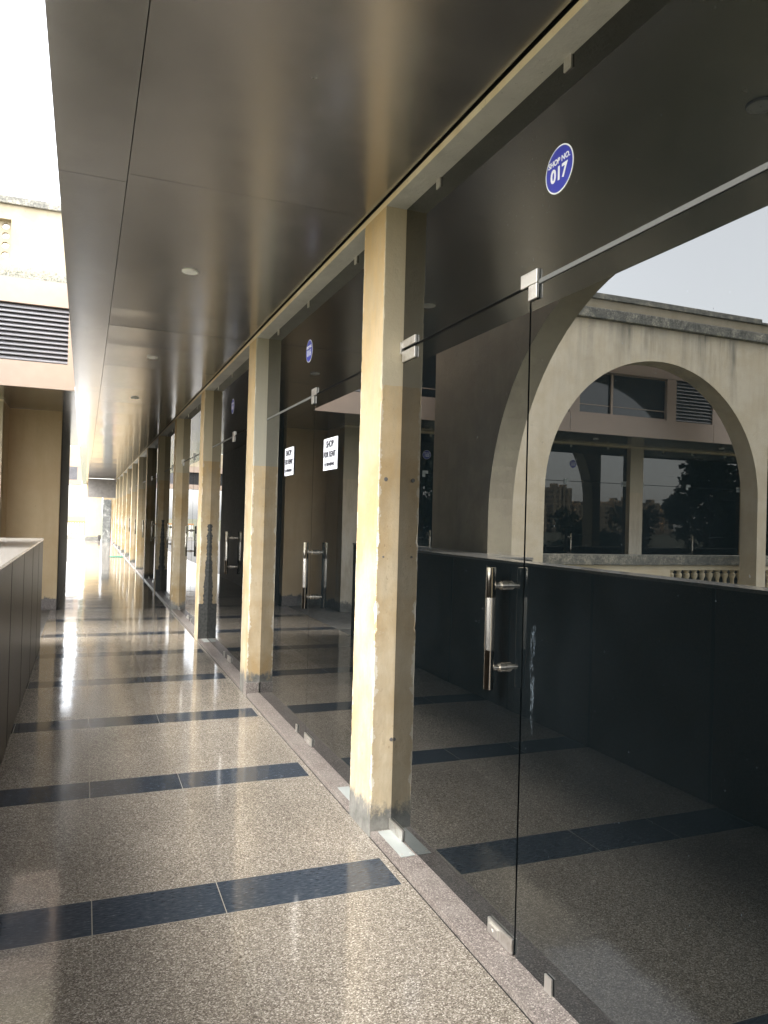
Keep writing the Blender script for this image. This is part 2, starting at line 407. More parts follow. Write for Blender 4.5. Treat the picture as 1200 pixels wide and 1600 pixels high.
# ------------------------------------------------------------------ our shop row: building, pillars, beam, canopy
bld = thing("shop_building", (2.5, 18, 0), "cream shop row building with pillars, header beam and metal clad canopy over the corridor", "building")
PITCH = 2.77
rights = [3.17+PITCH*i for i in range(-4, 14)]
def wob_box(x0, x1, y0, y1, z0, z1, amp, seed, nz=90):
    """square pillar whose arrises are knocked about"""
    rnd = random.Random(seed); b = MB(); k = 0; prev = None
    offs = [[0, 0, 0, 0] for _ in range(nz+1)]
    for c in range(4):
        v = 0; chip = 0
        for i in range(nz+1):
            v = .75*v + rnd.uniform(-1, 1)*amp*.45
            if rnd.random() < .07: chip = rnd.uniform(.6, 2.2)*amp
            chip *= .55
            offs[i][c] = max(0, v+amp*.25) + chip
    for i in range(nz+1):
        z = z0+(z1-z0)*i/nz; o = offs[i]; ring = []
        for c, (x, y, sx, sy_) in enumerate(((x0, y0, 1, 1), (x1, y0, -1, 1), (x1, y1, -1, -1), (x0, y1, 1, -1))):
            q = max(.0015, o[c])
            if c in (0, 2): ring += [(x, y+sy_*q), (x+sx*q, y)]
            else: ring += [(x+sx*q, y), (x, y+sy_*q)]
        for p in ring: b.v.append((p[0], p[1], z))
    for i in range(nz):
        for j in range(8):
            a = i*8+j; c = i*8+(j+1) % 8; b.f.append([a, c, c+8, a+8]); b.mi.append(0)
    b.f.append([nz*8+j for j in range(8)]); b.mi.append(0)
    return b
for i, yr in enumerate(rights):
    k = i-4        # k = 0: the pillar nearest the camera
    mat = P_STD
    if k == 1: mat = P_TWO
    if k in (2, 4): mat = P_CHIP
    nz = 160 if -1 <= k <= 3 else 40
    p = wob_box(1.225, 1.47, yr, yr+.28, -.02, 2.838, .0065, 40+k, nz).build("pillar", mat, bld)
    if k == 0: p['label'] = "nearest cream painted pillar with grey cement patch at its foot"
    if k == 1: p['label'] = "cream pillar whose jamb is painted grey in its upper part"
    if k == 2: p['label'] = "cream pillar with a long chipped strip of bare cement down its jamb"
    if k == 0:
        for (hx, hz, hr) in ((1.258, 1.605, .009), (1.255, 1.255, .0045), (1.318, .43, .008)):  # two filled bolt holes; the lowest disc is a silicone blob
            q = MB(); q.tube((hx, yr-.0035, hz), (hx, yr+.01, hz), hr, hr*1.15, 0, 14); q.build("jamb_plug", PLUG, bld)
    if k == 1:
        q = MB(); q.box(1.219, 1.32, yr-.008, yr+.1, .001, .11, 0, .003); q.build("plinth", THR, bld)
ya, yb = rights[0], rights[-1]+.28
b = MB(); b.box(1.225, 1.47, -7, 38, 2.838, 2.866)
o = b.build("header_beam", [BEAMF, BEAMU], bld)
for p in o.data.polygons:
    if p.normal.z < -.5: p.material_index = 1
b = MB(); b.box(1.24, 1.47, -7, 38, 2.866, 3.4); b.build("lintel_recess", GAP, bld)
b = MB(); b.box(1.50, 1.6, -7, 38, -.3, 3.2); b.box(1.5, 7, 38, 38.1, -.3, 4.1); b.build("inner_wall", GAP, bld)  # unseen near-black wall, added to keep light from leaking through
# threshold kerb (open at the pillars' faces, which stand flush with it)
b = MB()
for yr, yn in zip(rights[:-1], rights[1:]):
    b.box(1.2275, 1.40, yr+.282, yn-.002, -.02, .028, 0, .004)
b.build("threshold", THR, bld)
b = MB(); b.box(1.2255, 1.2272, -7, 36, -.01, .0035); b.build("floor_joint", GAP, bld)
# soffit: separate metal panels with open joints
joints = [-7, -4.6, -2.2, -.3, 3.41, 4.93, 5.68, 6.22, 6.92, 7.9, 9.3, 10.5, 11.7, 13.1, 15.2, 17.2, 19.6, 21.6, 23.8, 26.4, 29, 31.6, 34.6]
def panel(x0, x1, y0, y1, z, amp=.0022):
    g = .0018; me = MB(); ny = 5; nx = 4; r = [[random.uniform(-amp, amp) for _ in range(nx+1)] for _ in range(ny+1)]
    k = len(me.v)
    for j in range(ny+1):
        for i in range(nx+1):
            fx, fy = i/nx, j/ny
            e = 16*fx*(1-fx)*fy*(1-fy)
            me.v.append((x0+g+(x1-x0-2*g)*fx, y0+g+(y1-y0-2*g)*fy, z+r[j][i]*e*.6+amp*.9*math.sin(PI*fx)*math.sin(PI*fy)*random.choice((1,))))
    for j in range(ny):
        for i in range(nx):
            a = k+j*(nx+1)+i; me.f.append([a, a+nx+1, a+nx+2, a+1]); me.mi.append(0)
    # upstands at the edges
    for (ax, ay, bx_, by) in ((x0+g, y0+g, x1-g, y0+g), (x1-g, y0+g, x1-g, y1-g), (x1-g, y1-g, x0+g, y1-g), (x0+g, y1-g, x0+g, y0+g)):
        me.face([(ax, ay, z), (bx_, by, z), (bx_, by, z+.02), (ax, ay, z+.02)])
    return me
for a, c in zip(joints[:-1], joints[1:]):
    t = random.uniform(-.0012, .0012)
    o = panel(.13, 1.213, a, c, 2.872+t, .002 if a < 5 else .007).build("ceiling_panel", CEIL, bld, smooth=True)
js = [-7, -3.5, 0, 3.5, 6.39, 9.33, 9.74, 11.4, 12.5, 14.2, 16, 18, 20.3, 22.8, 25.6, 28.6, 31.6, 34.6, 38, 43.2]
for a, c in zip(js[:-1], js[1:]):
    o = panel(-.15, .13, a, c, 2.872, .001).build("edge_ceiling_panel", CEIL, bld, smooth=True)
b = MB(); b.box(-.128, 1.30, -7, 34.6, 2.900, 2.93); b.box(-.128, .13, 34.6, 43.2, 2.9, 2.93); b.build("soffit_backing", DARKROUGH, bld)
b = MB(); b.box(-.128, 7, -7, 34.6, 4.0, 4.11); b.build("roof", CONC, bld)  # roof slab out of view, added to block the sun
b = MB(); b.box(-.1495, -.13, -7, 9.68, 2.895, 4.12); b.build("canopy_fascia", TAN, bld)
b = MB(); b.box(-.1495, -.13, 13, 43, 2.895, 4.12); b.build("canopy_fascia", TAN, bld)
b = MB(); b.box(-.15, 1.21, -7.4, -7.05, 0, 4.0); b.build("end_wall", WALLI, bld)

# downlights in the soffit
b0 = None
for i, y in enumerate([-3.5, -.78, 1.93, 4.62, 7.32, 10.0]):
    b = MB(); b.lathe([(.002, 2.867), (.034, 2.867), (.037, 2.864), (.046, 2.865), (.049, 2.870), (.049, 2.874)], .543, y, 0, 28)
    b.box(.50, .585, y-.003, y+.003, 2.874, 2.876)
    words = ["behind the camera", "just behind the camera", "overhead, seen only mirrored in the glass of shop 017", "nearest one seen straight on in the ceiling",
             "second one seen straight on in the ceiling", "third one seen along the ceiling", "fourth one seen along the ceiling", "fifth along the ceiling", "sixth along the ceiling", "seventh and farthest along the ceiling"]
    if y < 1: continue
    tag(b.build("downlight", WHITE, smooth=True, origin=(.543, y, 2.858)), "small round white downlight, "+words[i], "downlight", "downlights in the metal ceiling")

# ------------------------------------------------------------------ glazing
GX = 1.325; GT = .012
def text_obj(name, body, size, mat, parent, rot, loc, depth=.0006, bold=0.0, sx=1.0, align='CENTER', spacing=1.0):
    cu = bpy.data.curves.new(name, 'FONT'); cu.body = body; cu.size = size; cu.extrude = depth; cu.offset = bold
    cu.align_x = align; cu.align_y = 'CENTER'; cu.space_line = spacing; cu.resolution_u = 3
    t = bpy.data.objects.new(name, cu); COL.objects.link(t)
    bpy.context.view_layer.update()
    me = bpy.data.meshes.new_from_object(t.evaluated_get(bpy.context.evaluated_depsgraph_get()))
    bpy.data.objects.remove(t)
    M_ = Matrix.Translation(Vector(loc)-parent.location) @ rot @ Matrix.Diagonal((sx, 1, 1, 1))
    me.transform(M_); me.materials.clear(); me.materials.append(mat)
    o = bpy.data.objects.new(name, me); COL.objects.link(o); o.parent = parent
    return o
RW = Matrix(((0, 0, -1, 0), (-1, 0, 0, 0), (0, 1, 0, 0), (0, 0, 0, 1)))      # text on a wall facing -X, reading towards -Y
RN = Matrix(((1, 0, 0, 0), (0, 0, -1, 0), (0, 1, 0, 0), (0, 0, 0, 1)))       # text on a wall facing -Y
def handle(b, x, y, z0, z1, xg, axis='X'):
    r = .0165
    zc = z0+.13
    def P(o_, s_, z): return (o_, s_, z) if axis == 'X' else (s_, o_, z)
    b.tube(P(x, y, z0), P(x, y, zc), r*.98, mi=1, n=20)
    b.tube(P(x, y, zc), P(x, y, z1-.10), r*1.02, mi=0, n=20)
    b.tube(P(x, y, z1-.10), P(x, y, z1), r*.98, mi=1, n=20)
    for z in (z0+.07, z1-.06):
        b.tube(P(x, y, z), P(xg-.020, y, z), .009, mi=0, n=14)
        b.tube(P(xg-.022, y, z), P(xg-.001, y, z), .015, mi=0, n=18)
CHROME = plain("chrome_sleeve", (.55, .52, .47), .08, 1.0)
STAINLESS = [plain('satin_steel_bar', (.66, .63, .57), .24, 1.0), CHROME]
def shopfront(y0, y1, joint, far_door, label, detail=True, num=None, group="glass shopfronts along the corridor", xg=GX):
    t = thing("glass_shopfront", (GX, (y0+y1)/2, .028), label, "shopfront", group)
    zt = 2.194
    jl, jr = (joint, y1) if far_door else (y0, joint)      # door leaf
    sl_, sr = (y0, joint) if far_door else (joint, y1)      # fixed side light
    b = MB(); b.box(xg, xg+GT, y0+.002, y1-.002, zt+.005, 2.838); b.build("transom_panel", GLASS, t)
    b = MB(); b.box(xg+.0015, xg+GT, sl_+.004, sr-.003, .028, zt-.006); b.build("side_panel", GLASS, t)
    b = MB(); b.box(xg, xg+GT, jl+.004, jr-.006, .036, zt-.006); d = b.build("glass_door", GLASS, t)
    b = MB(); b.box(xg+.002, xg+GT, sl_+.03, sr-.003, zt-.0055, zt+.0045)
    b.box(xg-.002, xg+.001, sl_+.003, sr-.003, zt-.007, zt+.007); b.build("silicone_joint", SILI, t)
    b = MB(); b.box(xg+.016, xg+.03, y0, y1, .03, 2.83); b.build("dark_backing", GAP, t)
    if detail:
        hy = joint + (.106 if far_door else -.105)
        hb = MB(); handle(hb, 1.265, hy, .868, 1.272, xg); h = hb.build("door_handle", STAINLESS, d, smooth=True)
        s = 1 if far_door else -1
        ch = .002
        # L-shaped patch over the joint
        b = MB(); yj = joint - .048*s
        b.box(xg-.010, xg-.0005, yj, yj+.097*s, zt-.003, zt+.042, 0, ch)
        b.box(xg-.010, xg-.0005, yj, yj+.049*s, zt-.052, zt-.004, 0, ch); b.build("corner_patch", STEEL, t)
        # pivot patches at the jamb
        ye = y1 if far_door else y0
        b = MB(); b.box(xg-.010, xg-.0005, ye-.008*s, ye-.155*s, zt+.004, zt+.040, 0, ch)
        b.box(xg-.010, xg-.0005, ye-.012*s, ye-.155*s, zt-.058, zt-.010, 0, ch)
        b.box(xg-.018, xg-.0005, ye-.001*s, ye-.016*s, zt-.020, zt+.034, 0, ch); b.build("pivot_patch", STEEL, t)
        b = MB(); b.box(xg-.010, xg-.0005, ye-.005*s, ye-.155*s, .032, .078, 0, ch)
        b.box(xg-.013, xg-.009, ye-.05*s, ye-.10*s, .04, .066, 0, .001); b.build("floor_patch", STEEL, t)
        b = MB(); b.box(xg-.010, xg-.0005, joint+.004*s, joint+.158*s, .034, .082, 0, ch)
        b.box(xg-.018, xg-.009, joint+.085*s, joint+.145*s, .040, .070, 0, .002)
        b.tube((xg-.0205, joint+.115*s, .055), (xg-.016, joint+.115*s, .055), .009, n=12); b.build("lock_patch", STEEL, t)
        ys = [y0+.35, joint-.2, joint+.7] if far_door else [joint-.75, joint+.18, y1-.35]
        for y in ys:
            if y0 < y < y1:
                b = MB(); b.box(xg-.007, xg-.0005, y, y+.038, 2.798, 2.838, 0, .001); b.build("glass_clamp", STEEL, t)
        y = joint-.215 if far_door else joint+.18
        b = MB(); b.box(xg-.007, xg-.0005, y, y+.036, .029, .078, 0, .001); b.build("glass_clamp", STEEL, t)
    return t
SF = [(-1, "clear tinted glass shopfront just beside and behind the camera"),
      (0, "nearest large dark glass shopfront, marked shop 017, mirroring the arches"),
      (1, "dark glass shopfront of shop 016 with two paper rent notices"),
      (2, "third glass shopfront, between the grey-topped pillar and the chipped pillar"),
      (3, "fourth glass shopfront, just beyond the chipped pillar"),
      (4, "fifth glass shopfront along the corridor"), (5, "sixth glass shopfront along the corridor"),
      (6, "seventh glass shopfront along the corridor"), (7, "eighth glass shopfront along the corridor"),
      (8, "ninth glass shopfront along the corridor"), (9, "tenth glass shopfront, far down the corridor"),
      (10, "eleventh glass shopfront, far down the corridor"), (11, "last but one glass shopfront at the corridor end"), (12, "farthest glass shopfront at the corridor end")]
for k, lab in SF:
    y1 = 3.17+PITCH*k; y0 = y1-PITCH+.28
    if k == -1: shopfront(y0, y1, y0+1.3, True, lab, True); continue
    j = {0: 2.107, 1: 4.585}.get(k, y0+1.12+(.12 if k % 2 else 0))
    shopfront(y0, y1, j, k == 0 or k in (3, 5, 8), lab, True)

# number stickers
def sticker(x, y, z, num, lab, rot='W', r=.073):
    t = thing("shop_number_sticker", (x, y, z), lab, "sticker", "round shop number stickers")
    def disc(nm, r_, d0, d1, mat, par):
        b = MB()
        if rot == 'W': b.tube((x-d0, y, z), (x-d1, y, z), r_, n=48)
        else: b.tube((x, y-d0, z), (x, y-d1, z), r_, n=48)
        return b.build(nm, mat, par)
    disc("sticker_rim", r, .0002, .0010, VWHITE, t); disc("sticker_disc", r*.94, .0008, .0018, BLUE, t)
    R_ = RW if rot == 'W' else RN
    off = Vector((-.0024, 0, 0)) if rot == 'W' else Vector((0, -.0024, 0))
    text_obj("lettering", "SHOP NO.", r*.34, VWHITE, t, R_, Vector((x, y, z+r*.36))+off, bold=r*.008)
    text_obj("number", num, r*.80, VWHITE, t, R_, Vector((x, y, z-r*.20))+off, bold=r*.022)
    return t
sticker(GX-.0006, 1.962, 2.512, "017", "round blue sticker reading SHOP NO. 017 high on the nearest glass")
sticker(GX-.0006, 4.742, 2.503, "016", "round blue sticker reading SHOP NO. 016 above the rent notices")
sticker(GX-.0006, 7.47, 2.50, "015", "round blue sticker, small and faint, on the third shopfront")

def notice(y0, y1, z0, z1, lab, tilt=0):
    yc, zc = (y0+y1)/2, (z0+z1)/2
    t = thing("rent_notice", (GX-.002, yc, zc), lab, "notice", "paper notices taped to shop 016")
    b = MB(); n = 6
    for i in range(n):                      # the sheet bows off the glass a little
        for k in range(1):
            ya_, yb_ = y0+(y1-y0)*i/n, y0+(y1-y0)*(i+1)/n
            fa, fb = .003+.004*math.sin(PI*i/n), .003+.004*math.sin(PI*(i+1)/n)
            b.face([(GX-fa, ya_, z0), (GX-fa, ya_, z1), (GX-fb, yb_, z1), (GX-fb, yb_, z0)])
            b.face([(GX-fa+.0008, ya_, z0), (GX-fb+.0008, yb_, z0), (GX-fb+.0008, yb_, z1), (GX-fa+.0008, ya_, z1)])
    b.build("paper_sheet", PAPER, t)
    W_ = y1-y0; H_ = z1-z0; X_ = GX-.0082
    text_obj("lettering", "SHOP", .056, INK, t, RW, (X_, yc, zc+H_*.30), bold=.0016)
    text_obj("lettering", "FOR RENT", .048, INK, t, RW, (X_, yc, zc-H_*.02), bold=.0014)
    text_obj("lettering", "M. 9894403442", .030, INK, t, RW, (X_, yc, zc-H_*.33), bold=.0006)
notice(4.085, 4.355, 1.705, 1.892, "white paper notice SHOP FOR RENT on the door, the right one of two")
notice(5.055, 5.300, 1.715, 1.910, "white paper notice SHOP FOR RENT on the fixed pane, the left one of two")

# metal plates on the threshold
for (x0, x1, y0, y1, lab) in ((1.258, 1.320, 2.88, 3.150, "pale metal plate on the threshold at the nearest pillar's foot, under the door pivot"),
                               (1.258, 1.318, 3.50, 3.73, "pale metal plate on the threshold behind the nearest pillar"),
                               (1.258, 1.318, 8.44, 8.66, "pale metal plate on the threshold in front of the chipped pillar")):
    b = MB(); b.box(x0, x1, y0, y1, .0285, .0315, 0, .001); b.tube((x0+.012, y0+.02, .0312), (x0+.012, y0+.02, .033), .005, mi=1, n=10)
    b.tube((x1-.012, y0+.02, .0312), (x1-.012, y0+.02, .033), .005, mi=1, n=10)
    tag(b.build("threshold_plate", [ALU, STEEL], origin=(x0, y0, .0285)), lab, "metal plate", "metal plates on the threshold")

# ------------------------------------------------------------------ parapet on the left
par = thing("parapet_wall", (-.6, 4, 0), "low parapet wall on the left faced in glossy brown granite with a wide pale top slab", "parapet wall")
b = MB(); ys = [-7, -5.0, -4.0, -3.0, -2.0, -1.0, 0, 1.0, 2.01, 3.02, 4.03, 5.03, 6.02, 7.03, 7.9, 8.695]
for a, c in zip(ys[:-1], ys[1:]): b.box(-.425, -.3935, a+.0115, c-.0115, .004, 1.113, 0, .0012)
b.build("granite_facing", GRAN, par)
b = MB()
for a in ys[1:-1]: b.box(-.40, -.3928, a-.011, a+.011, .006, 1.111)
b.build("dark_joint", GAP, par)
b = MB(); b.box(-.565, -.402, -7, 5.6, -3.5, 1.110); b.box(-.95, -.402, 5.6, 8.69, -3.5, 1.110); b.build("wall_core", DARKROUGH, par)
b = MB(); b.box(-.57, -.389, -7, 5.598, 1.1135, 1.133, 0, .002); b.box(-.96, -.389, 5.602, 8.70, 1.1135, 1.133, 0, .002); b.build("top_slab", SLAB, par)

# ------------------------------------------------------------------ arcade walls
def arch_wall(axis, p0, p1, segs, z0, ztop, name, mat, mat2, parent, nseg=40):
    """wall of thickness p0..p1 along one axis; segs = list of solid (a,b) and arches ('arch', a, b, spring) along the other"""
    b = MB()
    def V(s, p, z): return (s, p, z) if axis == 'Y' else (p, s, z)
    for sg in segs:
        if sg[0] != 'arch':
            a, c = sg
            for (A, B) in ((p0, p0), (p1, p1)): b.face([V(a, A, z0), V(c, A, z0), V(c, A, ztop), V(a, A, ztop)])
            continue
        _, a, c, zs, fl = sg; R = (c-a-fl)/2; cx = (a+c)/2
        pts = [(a, z0)] + [(cx-R*math.cos(PI*i/nseg)+(fl/2 if i > nseg//2 else -fl/2), zs+R*math.sin(PI*i/nseg)) for i in range(nseg+1)] + [(c, z0)]
        if fl: pts.insert(nseg//2+2, (cx+fl/2, zs+R))
        for i in range(len(pts)-1):
            (s0, t0), (s1, t1) = pts[i], pts[i+1]
            b.face([V(s0, p0, t0), V(s1, p0, t1), V(s1, p1, t1), V(s0, p1, t0)])
            if abs(s1-s0) > 1e-6:
                for A in (p0, p1): b.face([V(s0, A, t0), V(s1, A, t1), V(s1, A, ztop), V(s0, A, ztop)])
    lo = min(min(s[-2:]) if s[0] != 'arch' else s[1] for s in segs); hi = max(max(s[-2:]) if s[0] != 'arch' else s[2] for s in segs)
    b.face([V(lo, p0, ztop), V(hi, p0, ztop), V(hi, p1, ztop), V(lo, p1, ztop)])
    for s in (lo, hi): b.face([V(s, p0, z0), V(s, p1, z0), V(s, p1, ztop), V(s, p0, ztop)])
    return b.build(name, mat, parent)
na = thing("arcade_wall", (-1.03, 3, -3.5), "tall plaster arcade wall behind the parapet, its near arch mirrored darkly at the left of the glass", "arcade wall", "plaster arcade walls round the courtyard")
R_ = 1.97
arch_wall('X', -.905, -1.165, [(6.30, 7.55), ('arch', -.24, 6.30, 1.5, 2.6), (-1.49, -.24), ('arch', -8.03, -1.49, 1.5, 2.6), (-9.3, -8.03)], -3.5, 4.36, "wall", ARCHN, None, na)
b = MB(); b.box(-1.24, -.83, -9.35, 7.62, 4.361, 4.50, 0, .015); b.build("coping", COPE, na)
fa = thing("arcade_wall", (-5.2, 9.05, -3.5), "sunlit stained plaster arcade wall with one round arch, mirrored in shop 017", "arcade wall", "plaster arcade walls round the courtyard")
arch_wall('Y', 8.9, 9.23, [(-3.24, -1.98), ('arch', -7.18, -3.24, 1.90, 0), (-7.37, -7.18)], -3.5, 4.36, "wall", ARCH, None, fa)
b = MB(); b.box(-7.43, -1.92, 8.83, 9.30, 4.361, 4.51, 0, .015); b.build("coping", COPE, fa)

# balustrade of the wing's terrace
bal = thing("balustrade", (-6, 9.42, 0), "cream balustrade with weathered grey coping seen through the mirrored arch", "balustrade")
b = MB(); b.box(-13, -1.25, 9.33, 9.55, .84, .995, 0, .01); b.build("coping", COPE, bal)
b = MB(); b.box(-13, -1.25, 9.37, 9.51, .76, .838); b.box(-13, -1.25, 9.37, 9.51, -.3, .18)
piers = [(-1.5, -1.25), (-5.9, -4.65), (-9.6, -8.6), (-13, -12)]
for a, c in piers: b.box(a, c, 9.36, 9.52, .18, .76)
b.build("frame", WALLP, bal)
prof = [(.045, .181), (.045, .21), (.028, .23), (.05, .33), (.058, .40), (.048, .48), (.026, .58), (.032, .62), (.05, .66), (.05, .70), (.03, .72), (.045, .74), (.045, .759)]
for (a, c) in ((-4.65, -1.5), (-8.6, -5.9), (-12, -9.6)):
    n = int((c-a)/.155)
    for i in range(n):
        x = a+(i+.5)*(c-a)/n
        b = MB(); b.lathe(prof, x, 9.44, 0, 10); b.build("baluster", WALLP, bal, smooth=True)

# ------------------------------------------------------------------ the wing across the corridor end of the court
wing = thing("wing_building", (-6, 11, 0), "cream wing with tan panel fascia and louvres, its far left end seen beside the ceiling", "building")
FY = 9.70
def band(z0, z1, y, cuts, name):
    b = MB()
    for a, c in zip(cuts[:-1], cuts[1:]): b.box(a+.003, c-.003, y, y+.05, z0, z1)
    return b.build(name, TAN, wing)
band(2.855, 3.155, FY, [-16, -12.7, -9.9, -7.05, -4.20, -.1515], "lower_fascia")
band(3.825, 4.115, FY, [-16, -12.7, -9.9, -7.05, -4.20, -.1515], "upper_fascia")
b = MB(); b.box(-16, -.16, FY+.012, FY+.045, 2.86, 4.11); 
b = MB(); b.box(-16, -.152, FY+.16, FY+.2, 2.93, 4.11); b.build("dark_fill_behind_fascia", GAP, wing)  # near-black sheet: the shade behind the fascia put in as colour
def posts(xs):
    b = MB()
    for a, c in xs: b.box(a, c, FY+.002, FY+.06, 3.156, 3.824)
    b.build("fascia_post", TAN, wing)
posts([(-.24, -.153), (-1.40, -1.28), (-3.20, -3.05), (-4.37, -4.18), (-6.25, -6.06), (-7.27, -7.02), (-8.5, -8.3), (-10.4, -10.2), (-11.6, -11.4), (-16, -15.8)])
def louvre(x0, x1):
    b = MB(); n = 12
    for i in range(n):
        z = 3.165+i*(.655/n)
        b.v += [(x0, FY+.015, z), (x1, FY+.015, z), (x1, FY+.075, z+.048), (x0, FY+.075, z+.048), (x0, FY+.012, z+.010), (x1, FY+.012, z+.010), (x1, FY+.072, z+.056), (x0, FY+.072, z+.056)]
        k = len(b.v)-8
        for f in ((0, 1, 2, 3), (4, 7, 6, 5), (0, 4, 5, 1), (3, 2, 6, 7)): b.f.append([k+q for q in f]); b.mi.append(0)
    b.build("louvre_panel", LOUV, wing)
for a, c in ((-1.28, -.24), (-4.18, -3.2), (-7.02, -6.25), (-8.3, -7.27), (-11.4, -10.4)): louvre(a, c)
def window(x0, x1, mull):
    f = MB(); f.box(x0, x1, FY+.03, FY+.06, 3.156, 3.18); f.box(x0, x1, FY+.03, FY+.06, 3.80, 3.824)
    for mx in mull: f.box(mx-.02, mx+.02, FY+.028, FY+.058, 3.18, 3.80)
    o = f.build("window", TAN, wing)
    g = MB(); g.box(x0, x1, FY+.065, FY+.075, 3.17, 3.815); g.build("pane", WIN, o)
    g = MB(); g.box(x0, x1, FY+.058, FY+.064, 3.30, 3.312); g.build("glazing_bar", TAN, o)
window(-3.05, -1.40, [-2.3]); window(-6.06, -4.37, [-5.0]); window(-10.2, -8.5, [-9.3]); window(-15.8, -11.6, [-13, -14.4])
# parapet of plaster above, with a jali opening
jx0, jx1, jz0, jz1 = -2.15, -.885, 4.33, 4.775
b = MB(); b.box(jx1, 7, FY+.01, FY+.22, 4.118, 4.945); b.box(-16, jx0, FY+.01, FY+.22, 4.118, 4.945)
b.box(jx0, jx1, FY+.01, FY+.22, 4.118, jz0); b.box(jx0, jx1, FY+.01, FY+.22, jz1, 4.945)
WALLU = m_plaster("upper_parapet_plaster", (.34, .29, .20), (.39, .34, .25), (.28, .24, .165), cementz=0, sc=1.3)
b.build("roof_parapet", WALLU, wing)
# black lichen band at the wall foot and the coping on top
q = NM("lichen_band"); X, Y, Z = q.xyz()
nn_ = q.noise(24, det=8, rough=.8); k = q.math('GREATER_THAN', q.math('ADD', nn_, q.mr(Z, 4.118, 4.30, .12, -.16)), .5)
c = q.mix(k, (.36, .31, .22), q.ramp(q.noise(60, det=4), [(.35, (.10, .105, .09)), (.65, (.33, .32, .26))]))
LICH = q.out(c, .95)
b = MB(); b.box(-16, 7, FY+.006, FY+.0098, 4.118, 4.29); b.build("stain_band", LICH, wing)
b = MB(); b.box(-8.05, 7, FY-.03, FY+.26, 4.9455, 5.035, 0, .01); b.box(-16, -8.05, FY-.03, FY+.26, 4.9455, 4.985, 0, .01); b.build("coping", COPE, wing)
# jali: a pierced screen of round holes
b = MB(); cell = .115; nxh = int((jx1-jx0)/cell); nzh = int((jz1-jz0)/cell)+1
cz = (jz1-jz0)/nzh
for i in range(nxh):
    for j in range(nzh):
        cxm = jx0+(i+.5)*(jx1-jx0)/nxh; czm = jz0+(j+.5)*cz; hw = (jx1-jx0)/nxh/2; hh = cz/2; r = .40*min(hw, hh)*2*.86
        N = 16
        inn = [(cxm+r*math.cos(2*PI*t/N), czm+r*.95*math.sin(2*PI*t/N)) for t in range(N)]
        def sq(t):
            a = 2*PI*t/N; cx_, sz_ = math.cos(a), math.sin(a); m_ = max(abs(cx_), abs(sz_)); return (cxm+hw*cx_/m_, czm+hh*sz_/m_)
        outr = [sq(t) for t in range(N)]
        for t in range(N):
            u = (t+1) % N
            for yy in (FY+.09, FY+.15): b.face([(inn[t][0], yy, inn[t][1]), (inn[u][0], yy, inn[u][1]), (outr[u][0], yy, outr[u][1]), (outr[t][0], yy, outr[t][1])])
            b.face([(inn[t][0], FY+.09, inn[t][1]), (inn[u][0], FY+.09, inn[u][1]), (inn[u][0], FY+.15, inn[u][1]), (inn[t][0], FY+.15, inn[t][1])])
b.build("pierced_screen", WALLU, wing)
# soffit and roof
b = MB(); b.box(-16, -.152, FY+.0505, 11.04, 2.872, 2.89); b.box(-1.03, -.152, 11.04, 11.94, 2.874, 2.892); b.box(-.6, -.152, 11.944, 18, 2.873, 2.892); b.build("ceiling_panel", CEIL, wing)
b = MB(); b.box(-16, -.19, FY+.23, 16, 4.0, 4.11); b.build("roof", CONC, wing)
# shop pillars, beam, recess walls
for i in range(6):
    xr = -1.03-2.72*i
    o = wob_box(xr-.29, xr, 11.04, 11.3, -.02, 2.838, .006, 90+i, 60).build("pillar", P_STD, wing)
    if i == 0: o['label'] = "cream pillar with broken edge standing at the far left edge of the view"
b = MB(); b.box(-16, -1.03, 11.045, 11.3, 2.8385, 2.871); b.build("header_beam", BEAMF, wing)
b = MB(); b.box(-1.33, -.345, 11.95, 12.15, -.02, 2.872); b.build("recess_wall", WALLI, wing)
b = MB(); b.box(-1.25, -1.03, 11.30, 11.95, -.02, 2.872); b.build("recess_side_wall", WALLI, wing)
b = MB(); b.box(-.60, -.345, 11.944, 11.95, -.003, .15); b.build("plinth", THR, wing)
DW = wob_box(-.60, -.338, 12.152, 18.0, -.02, 2.872, .02, 333, 90); DW.build("corridor_side_wall", DARKROUGH, wing)
b = MB(); b.box(-16, -1.33, 11.5, 11.6, -.3, 2.87); b.box(-16, -.62, 17.1, 17.2, -.3, 4); b.build("inner_wall", GAP, wing)
